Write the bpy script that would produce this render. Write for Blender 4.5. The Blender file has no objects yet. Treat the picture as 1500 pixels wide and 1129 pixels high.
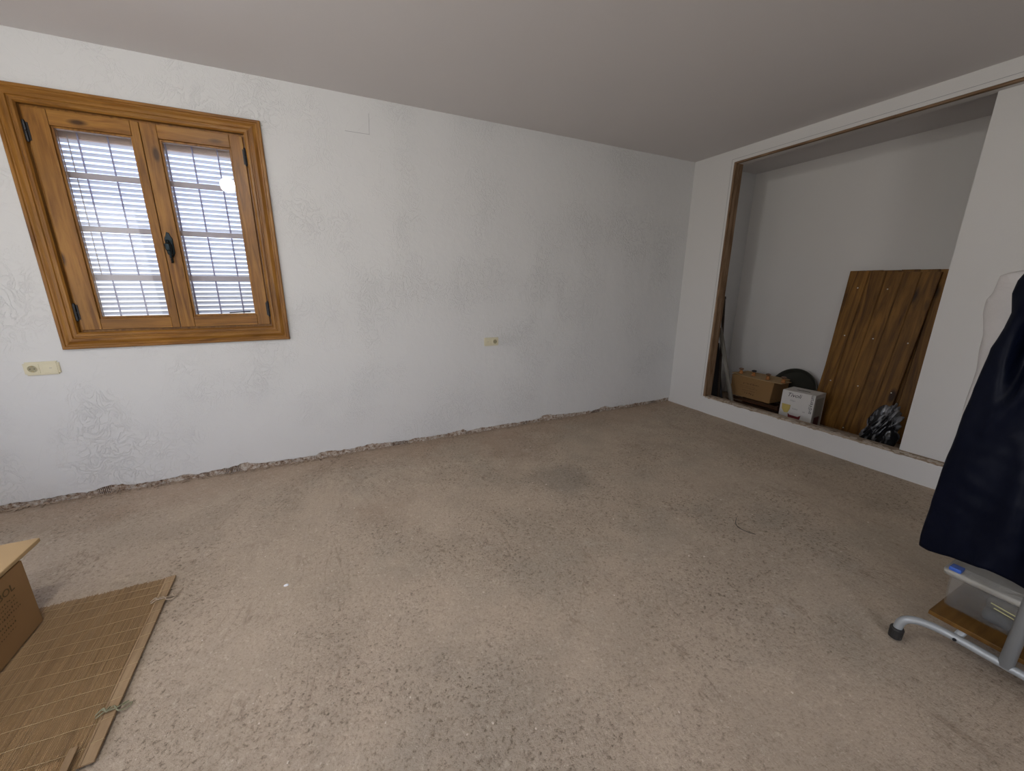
import bpy, bmesh, math, random
from mathutils import Vector, Matrix, noise
C = bpy.context.scene.collection
SC = bpy.context.scene
R = math.radians
random.seed(7)

# ------------------------------------------------------------------ camera
yaw, pit, rol = 0.448758, -0.254122, 0.005109
fw = Vector((math.sin(yaw)*math.cos(pit), math.cos(yaw)*math.cos(pit), math.sin(pit)))
rr = Vector((math.cos(yaw), -math.sin(yaw), 0)); uu = rr.cross(fw)
r2 = rr*math.cos(rol)+uu*math.sin(rol); u2 = -rr*math.sin(rol)+uu*math.cos(rol)
cam = bpy.data.cameras.new('camera'); co = bpy.data.objects.new('camera', cam); C.objects.link(co)
m = Matrix((r2, u2, -fw)).transposed().to_4x4(); m.translation = Vector((0, -3.3452, 1.3968))
co.matrix_world = m
cam.sensor_fit = 'HORIZONTAL'; cam.sensor_width = 36; cam.lens = 564.68/1500*36; cam.clip_start = 0.02
SC.camera = co

# ------------------------------------------------------------------ light
SC.view_settings.view_transform = 'Standard'; SC.view_settings.look = 'None'
SC.view_settings.gamma = 1; SC.view_settings.use_curve_mapping = False
SC.view_settings.exposure = 0.0
w = bpy.data.worlds.new('World'); SC.world = w; w.use_nodes = True
nt = w.node_tree; nt.nodes.clear()
o_ = nt.nodes.new('ShaderNodeOutputWorld'); bg = nt.nodes.new('ShaderNodeBackground')
tc = nt.nodes.new('ShaderNodeTexCoord'); sp = nt.nodes.new('ShaderNodeSeparateXYZ'); rp = nt.nodes.new('ShaderNodeValToRGB')
mr = nt.nodes.new('ShaderNodeMapRange'); mr.inputs[1].default_value = -1; mr.inputs[2].default_value = 1
nt.links.new(tc.outputs['Generated'], sp.inputs[0]); nt.links.new(sp.outputs[2], mr.inputs[0]); nt.links.new(mr.outputs[0], rp.inputs[0])
rp.color_ramp.elements[0].position = 0.49; rp.color_ramp.elements[0].color = (.55, .52, .47, 1)
rp.color_ramp.elements[1].position = 0.52; rp.color_ramp.elements[1].color = (.80, .88, 1, 1)
e = rp.color_ramp.elements.new(0.75); e.color = (.38, .52, 1, 1)
nt.links.new(rp.outputs[0], bg.inputs[0]); bg.inputs[1].default_value = 2.4
nt.links.new(bg.outputs[0], o_.inputs[0])

sun = bpy.data.lights.new('sun', 'SUN'); so = bpy.data.objects.new('sun', sun); C.objects.link(so)
sun.energy = 5.5; sun.angle = R(0.6); sun.color = (1, .95, .88)
so.rotation_euler = (R(-20), R(8), 0); so.location = (0, 6, 9)       # high outside sun behind the blind

def area(name, loc, direction, sx, sy, power, col):
    l = bpy.data.lights.new(name, 'AREA'); l.shape = 'RECTANGLE'; l.size = sx; l.size_y = sy; l.energy = power; l.color = col
    o = bpy.data.objects.new(name, l); C.objects.link(o); o.location = loc
    o.rotation_euler = Vector(direction).to_track_quat('-Z', 'Y').to_euler(); return o
# daylight entering by openings in the left wall, and a fill lamp added behind the viewer
area('daylight_left', (-2.58, -3.3, 1.5), (1, .75, .10), 1.5, 1.7, 21, (1.0, .985, .965))
area('daylight_corner', (-2.58, -1.25, 1.25), (1, 0.0, .75), 1.0, 1.1, 5, (.98, .98, 1.0))
area('back_fill', (-.3, -5.35, 1.5), (0.0, 1, .02), 1.5, 1.4, 31, (1, .975, .95))

# ------------------------------------------------------------------ materials
MATS = {}
def newmat(name):
    mt = bpy.data.materials.new(name); mt.use_nodes = True
    b = mt.node_tree.nodes['Principled BSDF']; return mt, mt.node_tree, b
def N(t, typ, **k):
    n = t.nodes.new(typ)
    for a, v in k.items():
        if a.startswith('i_'): n.inputs[int(a[2:])].default_value = v
        else: setattr(n, a, v)
    return n
def ramp(t, fac, stops):
    n = t.nodes.new('ShaderNodeValToRGB'); t.links.new(fac, n.inputs[0]); e = n.color_ramp.elements
    while len(e) < len(stops): e.new(.5)
    for k, (p, c) in enumerate(stops): e[k].position = p; e[k].color = (*c, 1) if len(c) == 3 else c
    return n.outputs[0]
def coords(t, scale=(1,1,1), rnd=False):
    tc = t.nodes.new('ShaderNodeTexCoord'); mp = t.nodes.new('ShaderNodeMapping'); mp.inputs['Scale'].default_value = scale
    t.links.new(tc.outputs['Object'], mp.inputs[0])
    if rnd:
        oi = t.nodes.new('ShaderNodeObjectInfo'); vm = t.nodes.new('ShaderNodeVectorMath'); vm.operation = 'SCALE'
        cb = t.nodes.new('ShaderNodeCombineXYZ')
        for k in range(3): t.links.new(oi.outputs['Random'], cb.inputs[k])
        t.links.new(cb.outputs[0], vm.inputs[0]); vm.inputs['Scale'].default_value = 37.0
        t.links.new(vm.outputs[0], mp.inputs['Location'])
    return mp.outputs[0]
def noi(t, vec, scale, detail=6, rough=.6, dist=0):
    n = t.nodes.new('ShaderNodeTexNoise'); t.links.new(vec, n.inputs['Vector'])
    n.inputs['Scale'].default_value = scale; n.inputs['Detail'].default_value = detail
    n.inputs['Roughness'].default_value = rough; n.inputs['Distortion'].default_value = dist
    return n.outputs[0]
def mix(t, fac, a, b, mode='MIX'):
    n = t.nodes.new('ShaderNodeMix'); n.data_type = 'RGBA'; n.blend_type = mode
    for i, v in ((0, fac), (6, a), (7, b)):
        if hasattr(v, 'is_linked'): t.links.new(v, n.inputs[i])
        else: n.inputs[i].default_value = v if i == 0 else (*v, 1)
    return n.outputs[2]
def math_(t, op, a, b=None):
    n = t.nodes.new('ShaderNodeMath'); n.operation = op
    for i, v in ((0, a), (1, b)):
        if v is None: continue
        if hasattr(v, 'is_linked'): t.links.new(v, n.inputs[i])
        else: n.inputs[i].default_value = v
    return n.outputs[0]
def bump(t, b, h, strength, dist):
    n = t.nodes.new('ShaderNodeBump'); t.links.new(h, n.inputs['Height']); n.inputs['Strength'].default_value = strength
    n.inputs['Distance'].default_value = dist; t.links.new(n.outputs[0], b.inputs['Normal'])

def plain(name, col, rough=.6, metal=0, var=.12, vs=20, bmp=0, spec=None):
    if name in MATS: return MATS[name]
    mt, t, b = newmat(name); v = coords(t)
    f = noi(t, v, vs)
    c = mix(t, f, tuple(x*(1-var) for x in col), tuple(min(1, x*(1+var)) for x in col)); t.links.new(c, b.inputs['Base Color'])
    b.inputs['Roughness'].default_value = rough; b.inputs['Metallic'].default_value = metal
    if spec is not None: b.inputs['Specular IOR Level'].default_value = spec
    if bmp: bump(t, b, noi(t, v, vs*6), .5, bmp)
    MATS[name] = mt; return mt

def wood(name, axis, dark, mid, light, scale=1, rough=.45, knots=True):
    if name in MATS: return MATS[name]
    mt, t, b = newmat(name)
    s = [14*scale]*3; s['xyz'.index(axis)] = 1.1*scale
    v = coords(t, tuple(s), True)
    warp = noi(t, v, .6, 3, .5)
    n1 = noi(t, v, 1.6, 8, .62, 1.6)
    fine = [150]*3; fine['xyz'.index(axis)] = 5
    v2 = coords(t, tuple(fine), True); n2 = noi(t, v2, 1, 4, .6)
    c = ramp(t, n1, [(.32, dark), (.47, mid), (.62, light)])
    c = mix(t, math_(t, 'MULTIPLY', n2, .45), c, tuple(x*.72 for x in dark))
    big = ramp(t, noi(t, coords(t, (2, 2, 2), True), 1.3, 2), [(.35, (.82, .80, .78)), (.65, (1.08, 1.06, 1.04))])
    c = mix(t, 1.0, c, big, 'MULTIPLY')
    if knots:
        ks = [9*scale]*3; ks['xyz'.index(axis)] = 3.4*scale
        vo = N(t, 'ShaderNodeTexVoronoi'); t.links.new(coords(t, tuple(ks), True), vo.inputs['Vector']); vo.inputs['Scale'].default_value = .8
        kf = ramp(t, vo.outputs['Distance'], [(.07, (1, 1, 1)), (.15, (0, 0, 0))])
        c = mix(t, kf, c, tuple(x*.42 for x in dark))
    t.links.new(c, b.inputs['Base Color']); b.inputs['Roughness'].default_value = rough; b.inputs['Specular IOR Level'].default_value = .3
    bump(t, b, math_(t, 'ADD', n1, n2), .35, .0012)
    MATS[name] = mt; return mt

HON = ((.13, .050, .006), (.25, .108, .016), (.34, .165, .032))
def honey(ax): return wood('honey_varnished_wood_'+ax, ax, *HON, rough=.38)
def board(ax): return wood('dark_oiled_boards_'+ax, ax, (.075, .030, .004), (.190, .086, .012), (.30, .145, .026), scale=.62, rough=.5)
def rawwood(ax): return wood('raw_brown_stud_'+ax, ax, (.10, .055, .028), (.22, .135, .075), (.34, .235, .15), rough=.85)

# white plaster with trowel marks
def plaster(name, col, rel=1.0, mottle=.05):
    mt, t, b = newmat(name); v = coords(t)
    f = noi(t, v, 1.2, 4)
    c = mix(t, f, tuple(x*(1-mottle) for x in col), col)
    sp_ = ramp(t, noi(t, v, 60, 2), [(.78, (0, 0, 0)), (.82, (1, 1, 1))])
    c = mix(t, math_(t, 'MULTIPLY', sp_, .25), c, tuple(x*.72 for x in col))
    t.links.new(c, b.inputs['Base Color']); b.inputs['Roughness'].default_value = .93; b.inputs['Specular IOR Level'].default_value = .15
    # crumbly trowel patches, smooth in between
    mask = ramp(t, noi(t, v, 1.9, 3, .55), [(.44, (0, 0, 0)), (.60, (1, 1, 1))])
    n1 = noi(t, coords(t, (1, 1, .8)), 11, 4, .55, 2.6)
    rid = ramp(t, math_(t, 'ABSOLUTE', math_(t, 'SUBTRACT', n1, .5)), [(0, (1, 1, 1)), (.045, (0, 0, 0))])
    h = math_(t, 'MULTIPLY', math_(t, 'MULTIPLY', rid, mask), .8)
    n2 = noi(t, coords(t, (1, 1, 1.6)), 46, 4, .6, 1)
    h = math_(t, 'ADD', h, math_(t, 'MULTIPLY', math_(t, 'MULTIPLY', ramp(t, n2, [(.57, (0, 0, 0)), (.67, (1, 1, 1))]), mask), .35))
    h = math_(t, 'ADD', h, math_(t, 'MULTIPLY', noi(t, v, 4, 4), 2.4))
    arc = noi(t, coords(t, (1, 1, 1)), 2.6, 2, .5, 1.5)
    sc2 = ramp(t, math_(t, 'ABSOLUTE', math_(t, 'SUBTRACT', arc, .47)), [(0, (1, 1, 1)), (.006, (0, 0, 0))])
    h = math_(t, 'ADD', h, math_(t, 'MULTIPLY', sc2, .22))
    bump(t, b, h, min(1, .55*rel), .0027)
    return mt
M_wall = plaster('white_troweled_plaster', (.635, .635, .63), 1.6)
M_wall2 = plaster('white_smooth_plaster', (.635, .622, .602), .4)
M_closet = plaster('white_closet_plaster', (.70, .68, .655), .2)
M_ceil = plaster('white_ceiling_plaster', (.66, .635, .63), .15)

# bare masonry band seen under the plaster edge
mt, t, b = newmat('exposed_brick_mortar'); v = coords(t)
f = noi(t, v, 45, 6, .7)
c = ramp(t, f, [(.3, (.08, .045, .03)), (.42, (.28, .19, .13)), (.54, (.52, .45, .38)), (.68, (.68, .65, .60))])
wv = N(t, 'ShaderNodeTexWave', wave_type='BANDS', bands_direction='X'); t.links.new(v, wv.inputs[0]); wv.inputs['Scale'].default_value = 32; wv.inputs['Distortion'].default_value = .6
hm = ramp(t, noi(t, coords(t, (1, .1, .1)), 3.2, 1), [(.58, (0, 0, 0)), (.62, (1, 1, 1))])
wr = ramp(t, wv.outputs[1], [(.35, (1, 1, 1)), (.55, (0, 0, 0))])
c = mix(t, math_(t, 'MULTIPLY', hm, wr), c, (.06, .04, .03)); t.links.new(c, b.inputs['Base Color']); b.inputs['Roughness'].default_value = 1
bump(t, b, f, 1, .012); M_brick = mt

# concrete floor
mt, t, b = newmat('rough_beige_concrete'); v = coords(t)
def fmask(fac, lo, hi, k=1.0):
    m = ramp(t, fac, [(lo, (0, 0, 0)), (hi, (1, 1, 1))]); return math_(t, 'MULTIPLY', m, k) if k != 1 else m
def spot(x, y, r, soft, k):      # a stained patch with a ragged outline
    vm = t.nodes.new('ShaderNodeVectorMath'); vm.operation = 'DISTANCE'; t.links.new(v, vm.inputs[0]); vm.inputs[1].default_value = (x, y, 0)
    d = math_(t, 'ADD', vm.outputs['Value'], math_(t, 'MULTIPLY', math_(t, 'SUBTRACT', noi(t, v, 5, 5, .7), .5), soft*2.2))
    mr_ = N(t, 'ShaderNodeMapRange'); t.links.new(d, mr_.inputs[0]); mr_.inputs[1].default_value = r; mr_.inputs[2].default_value = r-soft; mr_.inputs[3].default_value = 0; mr_.inputs[4].default_value = k
    return mr_.outputs[0]
big = noi(t, v, .95, 5, .6, .3); med = noi(t, v, 3.6, 6, .68, .4); fine_ = noi(t, v, 62, 6, .74); grit = noi(t, v, 120, 4, .75)
c = ramp(t, big, [(.30, (.43, .352, .268)), (.5, (.465, .378, .290)), (.70, (.485, .400, .310))])
c = mix(t, fmask(med, .46, .64, .30), c, (.300, .250, .195))
c = mix(t, fmask(noi(t, v, 6.5, 6, .75), .60, .70, .45), c, (.60, .52, .43))
c = mix(t, fmask(noi(t, coords(t, (1, 1, 1), False), 1.35, 4, .6), .52, .64, .30), c, (.30, .275, .225))
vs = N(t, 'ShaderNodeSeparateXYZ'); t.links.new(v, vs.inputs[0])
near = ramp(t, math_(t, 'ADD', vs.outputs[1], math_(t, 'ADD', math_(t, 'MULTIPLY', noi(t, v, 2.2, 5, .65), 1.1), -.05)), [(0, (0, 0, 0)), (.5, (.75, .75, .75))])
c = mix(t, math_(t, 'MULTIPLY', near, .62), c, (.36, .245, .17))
for a_ in ((1.488, -1.148, .30, .16, .5, (.235, .21, .175)), (1.42, -.45, .42, .30, .42, (.30, .215, .155)), (.20, -1.0, .30, .28, .35, (.33, .245, .18)), (-1.31, -.38, .17, .13, .45, (.33, .235, .165)), (.35, -2.45, .42, .34, .35, (.27, .245, .20)), (2.0, -2.45, .75, .55, .22, (.30, .27, .225)), (2.55, -1.75, .55, .45, .16, (.29, .26, .21)), (1.70, -2.60, .05, .07, .35, (.58, .56, .52)), (1.2, -1.85, .04, .06, .3, (.62, .56, .48))):
    c = mix(t, spot(*a_[:5]), c, a_[5])
# pits: short dark marks, dense in rough zones, nearly none on the trowelled strips
rough_zone = fmask(noi(t, v, 1.6, 3, .55), .38, .58)
pits = math_(t, 'MULTIPLY', ramp(t, fine_, [(.36, (1, 1, 1)), (.455, (0, 0, 0))]), math_(t, 'ADD', math_(t, 'MULTIPLY', rough_zone, .75), .25))
mid_ = noi(t, v, 30, 5, .7)
c = mix(t, math_(t, 'MULTIPLY', ramp(t, mid_, [(.34, (1, 1, 1)), (.44, (0, 0, 0))]), math_(t, 'MULTIPLY', rough_zone, .55)), c, (.20, .155, .115))
c = mix(t, math_(t, 'MULTIPLY', ramp(t, mid_, [(.58, (0, 0, 0)), (.68, (1, 1, 1))]), .35), c, (.62, .53, .43))
c = mix(t, pits, c, (.17, .135, .10))
c = mix(t, math_(t, 'MULTIPLY', ramp(t, grit, [(.36, (1, 1, 1)), (.46, (0, 0, 0))]), .5), c, (.21, .165, .12))
c = mix(t, fmask(noi(t, v, 75, 4, .8), .61, .68, .55), c, (.72, .63, .52))
for sc_, st_, kk_ in ((1.7, .005, .45), (.8, .004, .4)):
    cr = noi(t, coords(t, (1, .35, 1)), sc_, 6, .6, .6)
    line = ramp(t, math_(t, 'ABSOLUTE', math_(t, 'SUBTRACT', cr, .5)), [(.0, (1, 1, 1)), (st_, (0, 0, 0))])
    c = mix(t, math_(t, 'MULTIPLY', math_(t, 'MULTIPLY', line, fmask(noi(t, v, 4, 3), .5, .6)), kk_), c, (.17, .12, .085))
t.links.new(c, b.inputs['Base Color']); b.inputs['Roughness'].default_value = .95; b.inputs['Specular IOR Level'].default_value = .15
h = math_(t, 'ADD', math_(t, 'MULTIPLY', fine_, math_(t, 'ADD', rough_zone, .35)), math_(t, 'MULTIPLY', grit, .35)); h = math_(t, 'ADD', h, math_(t, 'MULTIPLY', med, .8))
bump(t, b, h, .7, .008); M_floor = mt

# glass pane: clear, slightly reflective
mt, t, b = newmat('window_glass'); t.nodes.remove(b)
tr = N(t, 'ShaderNodeBsdfTransparent'); gl = N(t, 'ShaderNodeBsdfGlossy'); gl.inputs['Roughness'].default_value = .02
fr = N(t, 'ShaderNodeFresnel'); fr.inputs[0].default_value = 1.45; mx = N(t, 'ShaderNodeMixShader')
tr.inputs[0].default_value = (.95, .97, 1, 1)
t.links.new(fr.outputs[0], mx.inputs[0]); t.links.new(tr.outputs[0], mx.inputs[1]); t.links.new(gl.outputs[0], mx.inputs[2])
t.links.new(mx.outputs[0], t.nodes['Material Output'].inputs[0]); M_glass = mt

def translucent(name, col, alpha, rough=.4, trans=.35):
    mt, t, b = newmat(name); v = coords(t); bump(t, b, noi(t, coords(t, (1, 1, 1.7)), 11, 5, .6, .8), .7, .018)
    c = mix(t, noi(t, v, 12), tuple(x*.9 for x in col), col)
    t.links.new(c, b.inputs['Base Color']); b.inputs['Roughness'].default_value = rough
    tl = N(t, 'ShaderNodeBsdfTranslucent'); t.links.new(c, tl.inputs[0]); m1 = N(t, 'ShaderNodeMixShader', i_0=trans)
    t.links.new(b.outputs[0], m1.inputs[1]); t.links.new(tl.outputs[0], m1.inputs[2])
    tr = N(t, 'ShaderNodeBsdfTransparent'); m2 = N(t, 'ShaderNodeMixShader', i_0=1-alpha)
    t.links.new(m1.outputs[0], m2.inputs[1]); t.links.new(tr.outputs[0], m2.inputs[2])
    t.links.new(m2.outputs[0], t.nodes['Material Output'].inputs[0]); return mt

M_slatm = translucent('lavender_translucent_slat', (.54, .42, .88), 1.0, .5, .14)
def cardboard():
    mt, t, b = newmat('brown_cardboard'); v = coords(t)
    c = mix(t, noi(t, v, 4, 5), (.25, .138, .050), (.31, .178, .068))
    fl = noi(t, coords(t, (160, 160, 2)), 1, 2)
    c = mix(t, math_(t, 'MULTIPLY', fl, .2), c, (.19, .10, .04))
    t.links.new(c, b.inputs['Base Color']); b.inputs['Roughness'].default_value = .85; bump(t, b, fl, .2, .001); return mt
M_card = cardboard()
M_cardtop = plain('pale_cardboard_top', (.42, .285, .14), .85, var=.1, vs=6)
M_ink = plain('dark_brown_print', (.07, .035, .015), .8)
M_blackm = plain('black_iron', (.012, .012, .014), .45, .4)
M_handle = plain('dark_patinated_iron', (.02, .03, .035), .3, .8)
M_cream = plain('cream_plastic', (.60, .555, .40), .35, var=.04)
M_hole = plain('dark_socket_hole', (.03, .028, .02), .6)
M_brass = plain('brass_contact', (.5, .38, .16), .3, .8)
M_pencil = plain('pencil_line_graphite', (.28, .28, .29), .9)
M_grey = plain('grey_painted_steel', (.34, .36, .37), .38, .25, var=.05)
M_rubber = plain('black_rubber', (.015, .014, .013), .7)
M_slatm = None
M_grille = plain('grey_iron_grille', (.42, .36, .33), .6)
M_steelfix = plain('zinc_nail_head', (.75, .72, .66), .3, .7)

# ------------------------------------------------------------------ mesh helpers
def link(name, bm, mat, parent=None, smooth=False, kind=None, label=None):
    me = bpy.data.meshes.new(name); bmesh.ops.recalc_face_normals(bm, faces=bm.faces); bm.to_mesh(me); bm.free()
    if smooth:
        for p in me.polygons: p.use_smooth = True
    for mm in (mat if isinstance(mat, (list, tuple)) else [mat]): me.materials.append(mm)
    o = bpy.data.objects.new(name, me); C.objects.link(o)
    if parent: o.parent = parent
    if kind: o['kind'] = kind
    if label: o['label'] = label
    return o
def thing(name, label, cat, loc=(0,0,0), rz=0, group=None, kind=None):
    o = bpy.data.objects.new(name, None); o.empty_display_size = .05; C.objects.link(o); o.location = loc; o.rotation_euler = (0, 0, rz)
    if label: o['label'] = label
    if cat: o['category'] = cat
    if group: o['group'] = group
    if kind: o['kind'] = kind
    return o
def tag(o, label, cat, group=None):
    o['label'] = label; o['category'] = cat
    if group: o['group'] = group
    return o
def addbox(bm, a, b_, bev=0, mi=0, mat=None):
    vs = [bm.verts.new((x, y, z)) for x in (a[0], b_[0]) for y in (a[1], b_[1]) for z in (a[2], b_[2])]
    fs = [bm.faces.new([vs[i] for i in q]) for q in ((0,1,3,2),(4,6,7,5),(0,4,5,1),(2,3,7,6),(0,2,6,4),(1,5,7,3))]
    for f in fs: f.material_index = mi
    if mat is not None: bmesh.ops.transform(bm, matrix=mat, verts=vs)
    if bev:
        es = list({e for f in fs for e in f.edges}); bmesh.ops.bevel(bm, geom=es, offset=bev, segments=2, affect='EDGES', profile=.5)
    return vs
def box(name, a, b_, mat, parent=None, bev=0, **k):
    bm = bmesh.new(); addbox(bm, a, b_, bev); return link(name, bm, mat, parent, **k)
def tube(bm, pts, r, n=12, cap=True, mi=0):
    pts = [Vector(p) for p in pts]; rs = r if isinstance(r, (list, tuple)) else [r]*len(pts)
    T = []
    for i in range(len(pts)):
        d = (pts[min(i+1, len(pts)-1)]-pts[max(i-1, 0)]).normalized(); T.append(d)
    up = Vector((0, 0, 1)) if abs(T[0].z) < .9 else Vector((1, 0, 0))
    u = T[0].cross(up).normalized(); rings = []
    for i, p in enumerate(pts):
        u = (u - T[i]*u.dot(T[i])).normalized(); v = T[i].cross(u)
        rings.append([bm.verts.new(p+(u*math.cos(2*math.pi*k/n)+v*math.sin(2*math.pi*k/n))*rs[i]) for k in range(n)])
    for a, b_ in zip(rings, rings[1:]):
        for k in range(n):
            f = bm.faces.new((a[k], a[(k+1)%n], b_[(k+1)%n], b_[k])); f.material_index = mi
    if cap:
        bm.faces.new(rings[0][::-1]).material_index = mi; bm.faces.new(rings[-1]).material_index = mi
def lathe(bm, prof, c=(0,0,0), n=24, axis='z', mi=0):
    rings = []
    for r, h in prof:
        ring = []
        for k in range(n):
            a = 2*math.pi*k/n; p = (r*math.cos(a), r*math.sin(a), h)
            if axis == 'y': p = (p[0], p[2], p[1])
            if axis == 'x': p = (p[2], p[0], p[1])
            ring.append(bm.verts.new(Vector(c)+Vector(p)))
        rings.append(ring)
    for a, b_ in zip(rings, rings[1:]):
        for k in range(n): bm.faces.new((a[k], a[(k+1)%n], b_[(k+1)%n], b_[k])).material_index = mi
    for rg, q in ((rings[0], prof[0]), (rings[-1], prof[-1])):
        if q[0] > 1e-5: bm.faces.new(rg).material_index = mi
    bmesh.ops.remove_doubles(bm, verts=bm.verts, dist=1e-6)
def spline(pts, n=8):
    pts = [Vector(p) for p in pts]; out = []
    for i in range(len(pts)-1):
        p0, p1, p2, p3 = pts[max(i-1, 0)], pts[i], pts[i+1], pts[min(i+2, len(pts)-1)]
        for k in range(n):
            s = k/n; out.append(.5*((2*p1)+(p2-p0)*s+(2*p0-5*p1+4*p2-p3)*s*s+(3*p1-p0-3*p2+p3)*s**3))
    out.append(pts[-1]); return out
def lerp_tab(tab, z):
    if z <= tab[0][0]: return tab[0][1]
    for (a, va), (b_, vb) in zip(tab, tab[1:]):
        if z <= b_: return va+(vb-va)*(z-a)/(b_-a)
    return tab[-1][1]
def text_mesh(body, size, mtx, mat, parent, name='lettering', ext=.0006, shear=0, align='CENTER', xs=1):
    cu = bpy.data.curves.new(name, 'FONT'); cu.body = body; cu.size = size; cu.extrude = ext; cu.align_x = align; cu.shear = shear
    cu.resolution_u = 3
    to = bpy.data.objects.new(name+'_tmp', cu); C.objects.link(to)
    dg = bpy.context.evaluated_depsgraph_get(); me = bpy.data.meshes.new_from_object(to.evaluated_get(dg))
    bpy.data.objects.remove(to); me.transform(Matrix.Diagonal((xs, 1, 1, 1))); me.transform(mtx)
    me.materials.clear(); me.materials.append(mat)
    o = bpy.data.objects.new(name, me); C.objects.link(o); o.parent = parent; return o

H = 2.70; W = 3.81; XL = -2.6; YB = -5.4; CB = 4.85; PT = .11   # room height, partition face, left wall, back wall, closet back, partition depth

# ------------------------------------------------------------------ floor, ceiling, walls
bm = bmesh.new()   # floor as a gently uneven slab, finer where the camera sees it
nx, ny = 190, 150
gx = [XL-.3+(CB+.3-XL+.3)*i/nx for i in range(nx+1)]; gy = [YB-.3+(.3-YB+.02)*j/ny for j in range(ny+1)]
G = [[None]*(ny+1) for _ in range(nx+1)]
for i, x in enumerate(gx):
    for j, y in enumerate(gy):
        z = .004*noise.noise(Vector((x*1.3, y*1.3, 0)))+.0022*noise.noise(Vector((x*6, y*6, 3)))-.004
        G[i][j] = bm.verts.new((x, y, z))
for i in range(nx):
    for j in range(ny): bm.faces.new((G[i][j], G[i+1][j], G[i+1][j+1], G[i][j+1]))
link('floor', bm, M_floor, None, True, 'structure')

box('ceiling', (XL-.2, YB-.2, H), (CB+.2, .3, H+.12), M_ceil, kind='structure')

# window wall: plaster skin with a hole and a ragged lower edge, masonry behind
hx0, hx1, hz0, hz1 = -1.40, -.335, 1.085, 2.355
def wallpiece(bm, a, b_): addbox(bm, a, b_)
bm = bmesh.new()
def edge_z(x):
    n = .5+.5*noise.noise(Vector((x*2.1, 5, 0))); k = noise.noise(Vector((x*17, 1, 0)))*.5+noise.noise(Vector((x*48, 2, 0)))*.5
    chunk = max(0, noise.noise(Vector((x*5.2, 9, 1))))*.03
    return max(.008, .022+.034*n*n+.018*k+chunk*1.4)
xs = [XL+(W-XL)*i/560 for i in range(561)]
zt = [0]*561
fr_, bk_, mid_ = [], [], []
for x in xs:
    z = edge_z(x)
    fr_.append(bm.verts.new((x, -.0005+.003*noise.noise(Vector((x*30, 3, 3))), z+.006))); mid_.append(bm.verts.new((x, 0, .085))); bk_.append(bm.verts.new((x, .012, z)))
for i in range(560):
    bm.faces.new((fr_[i], fr_[i+1], mid_[i+1], mid_[i])); bm.faces.new((bk_[i], bk_[i+1], fr_[i+1], fr_[i]))
def quadY(bm, x0, x1, z0, z1, y=0):
    bm.faces.new([bm.verts.new(p) for p in ((x0, y, z0), (x1, y, z0), (x1, y, z1), (x0, y, z1))])
quadY(bm, XL, hx0, .085, H); quadY(bm, hx1, W, .085, H); quadY(bm, hx0, hx1, .085, hz0); quadY(bm, hx0, hx1, hz1, H)
quadY(bm, W, CB, 0, H)
wall_w = link('wall_window', bm, M_wall, kind='structure')
bm = bmesh.new()
for a, b_ in (((XL-.3, .012, -.05), (hx0, .30, H)), ((hx1, .012, -.05), (CB+.3, .30, H)), ((hx0, .012, -.05), (hx1, .30, hz0)), ((hx0, .012, hz1), (hx1, .30, H))): addbox(bm, a, b_)
link('masonry', bm, M_brick, wall_w, label='bare brown masonry showing under the plaster edge')
# reveal lining of the hole
bm = bmesh.new()
for a, b_ in (((hx0-.01, 0.001, hz0-.01), (hx0, .302, hz1+.01)), ((hx1, 0.001, hz0-.01), (hx1+.01, .302, hz1+.01)), ((hx0, 0.001, hz0-.01), (hx1, .302, hz0)), ((hx0, 0.001, hz1), (hx1, .302, hz1+.01))): addbox(bm, a, b_)
link('reveal', bm, M_wall2, wall_w)
# mortar crumbs lying along the broken edge
bm = bmesh.new()
for k in range(900):
    x = random.uniform(-2.3, 3.75); s = random.choice((.002, .003, .004, .006)); y = -abs(random.gauss(0, .014))-.002
    z = random.uniform(0, .004) if y < -.006 else random.uniform(0, .025)
    q = Matrix.Translation((x, y, z)) @ Matrix.Rotation(random.random()*3, 4, 'Z') @ Matrix.Rotation(random.random(), 4, 'X')
    addbox(bm, (-s*1.4, -s, -s*.5), (s*1.4, s, s*.6), mat=q)
link('mortar_crumbs', bm, plain('crumbled_mortar', (.36, .28, .21), .95, var=.4, vs=60), wall_w, kind='stuff', label='crumbled mortar along the wall foot')
# pencil mark on the plaster
bm = bmesh.new()
for p, q in (((.270, 2.463), (.440, 2.464)), ((.437, 2.464), (.443, 2.60))):
    d = Vector((q[0]-p[0], 0, q[1]-p[1])); n = Vector((-d.z, 0, d.x)).normalized()*.0012
    a = Vector((p[0], -.0012, p[1])); c2 = Vector((q[0], -.0012, q[1]))
    bm.faces.new([bm.verts.new(v) for v in (a-n, c2-n, c2+n, a+n)])
link('pencil_mark', bm, M_pencil, wall_w, label='L-shaped pencil line high on the plaster')

# left wall with a daylight opening, back wall with one added for the fill lamp (both behind or beside the viewer)
bm = bmesh.new()
oy0, oy1, oz0, oz1 = -4.1, -2.5, .6, 2.4
for a, b_ in (((XL-.25, YB-.3, -.05), (XL, oy0, H)), ((XL-.25, oy1, -.05), (XL, -1.75, H)), ((XL-.25, -.75, -.05), (XL, .012, H)), ((XL-.25, -1.75, -.05), (XL, -.75, .7)), ((XL-.25, -1.75, 1.8), (XL, -.75, H)), ((XL-.25, oy0, -.05), (XL, oy1, oz0)), ((XL-.25, oy0, oz1), (XL, oy1, H))): addbox(bm, a, b_)
link('wall_left', bm, M_wall2, kind='structure')
bm = bmesh.new()
for a, b_ in (((XL, YB-.25, -.05), (-1.1, YB, H)), ((.5, YB-.25, -.05), (CB+.2, YB, H)), ((-1.1, YB-.25, -.05), (.5, YB, .75)), ((-1.1, YB-.25, 2.25), (.5, YB, H))): addbox(bm, a, b_)
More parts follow.
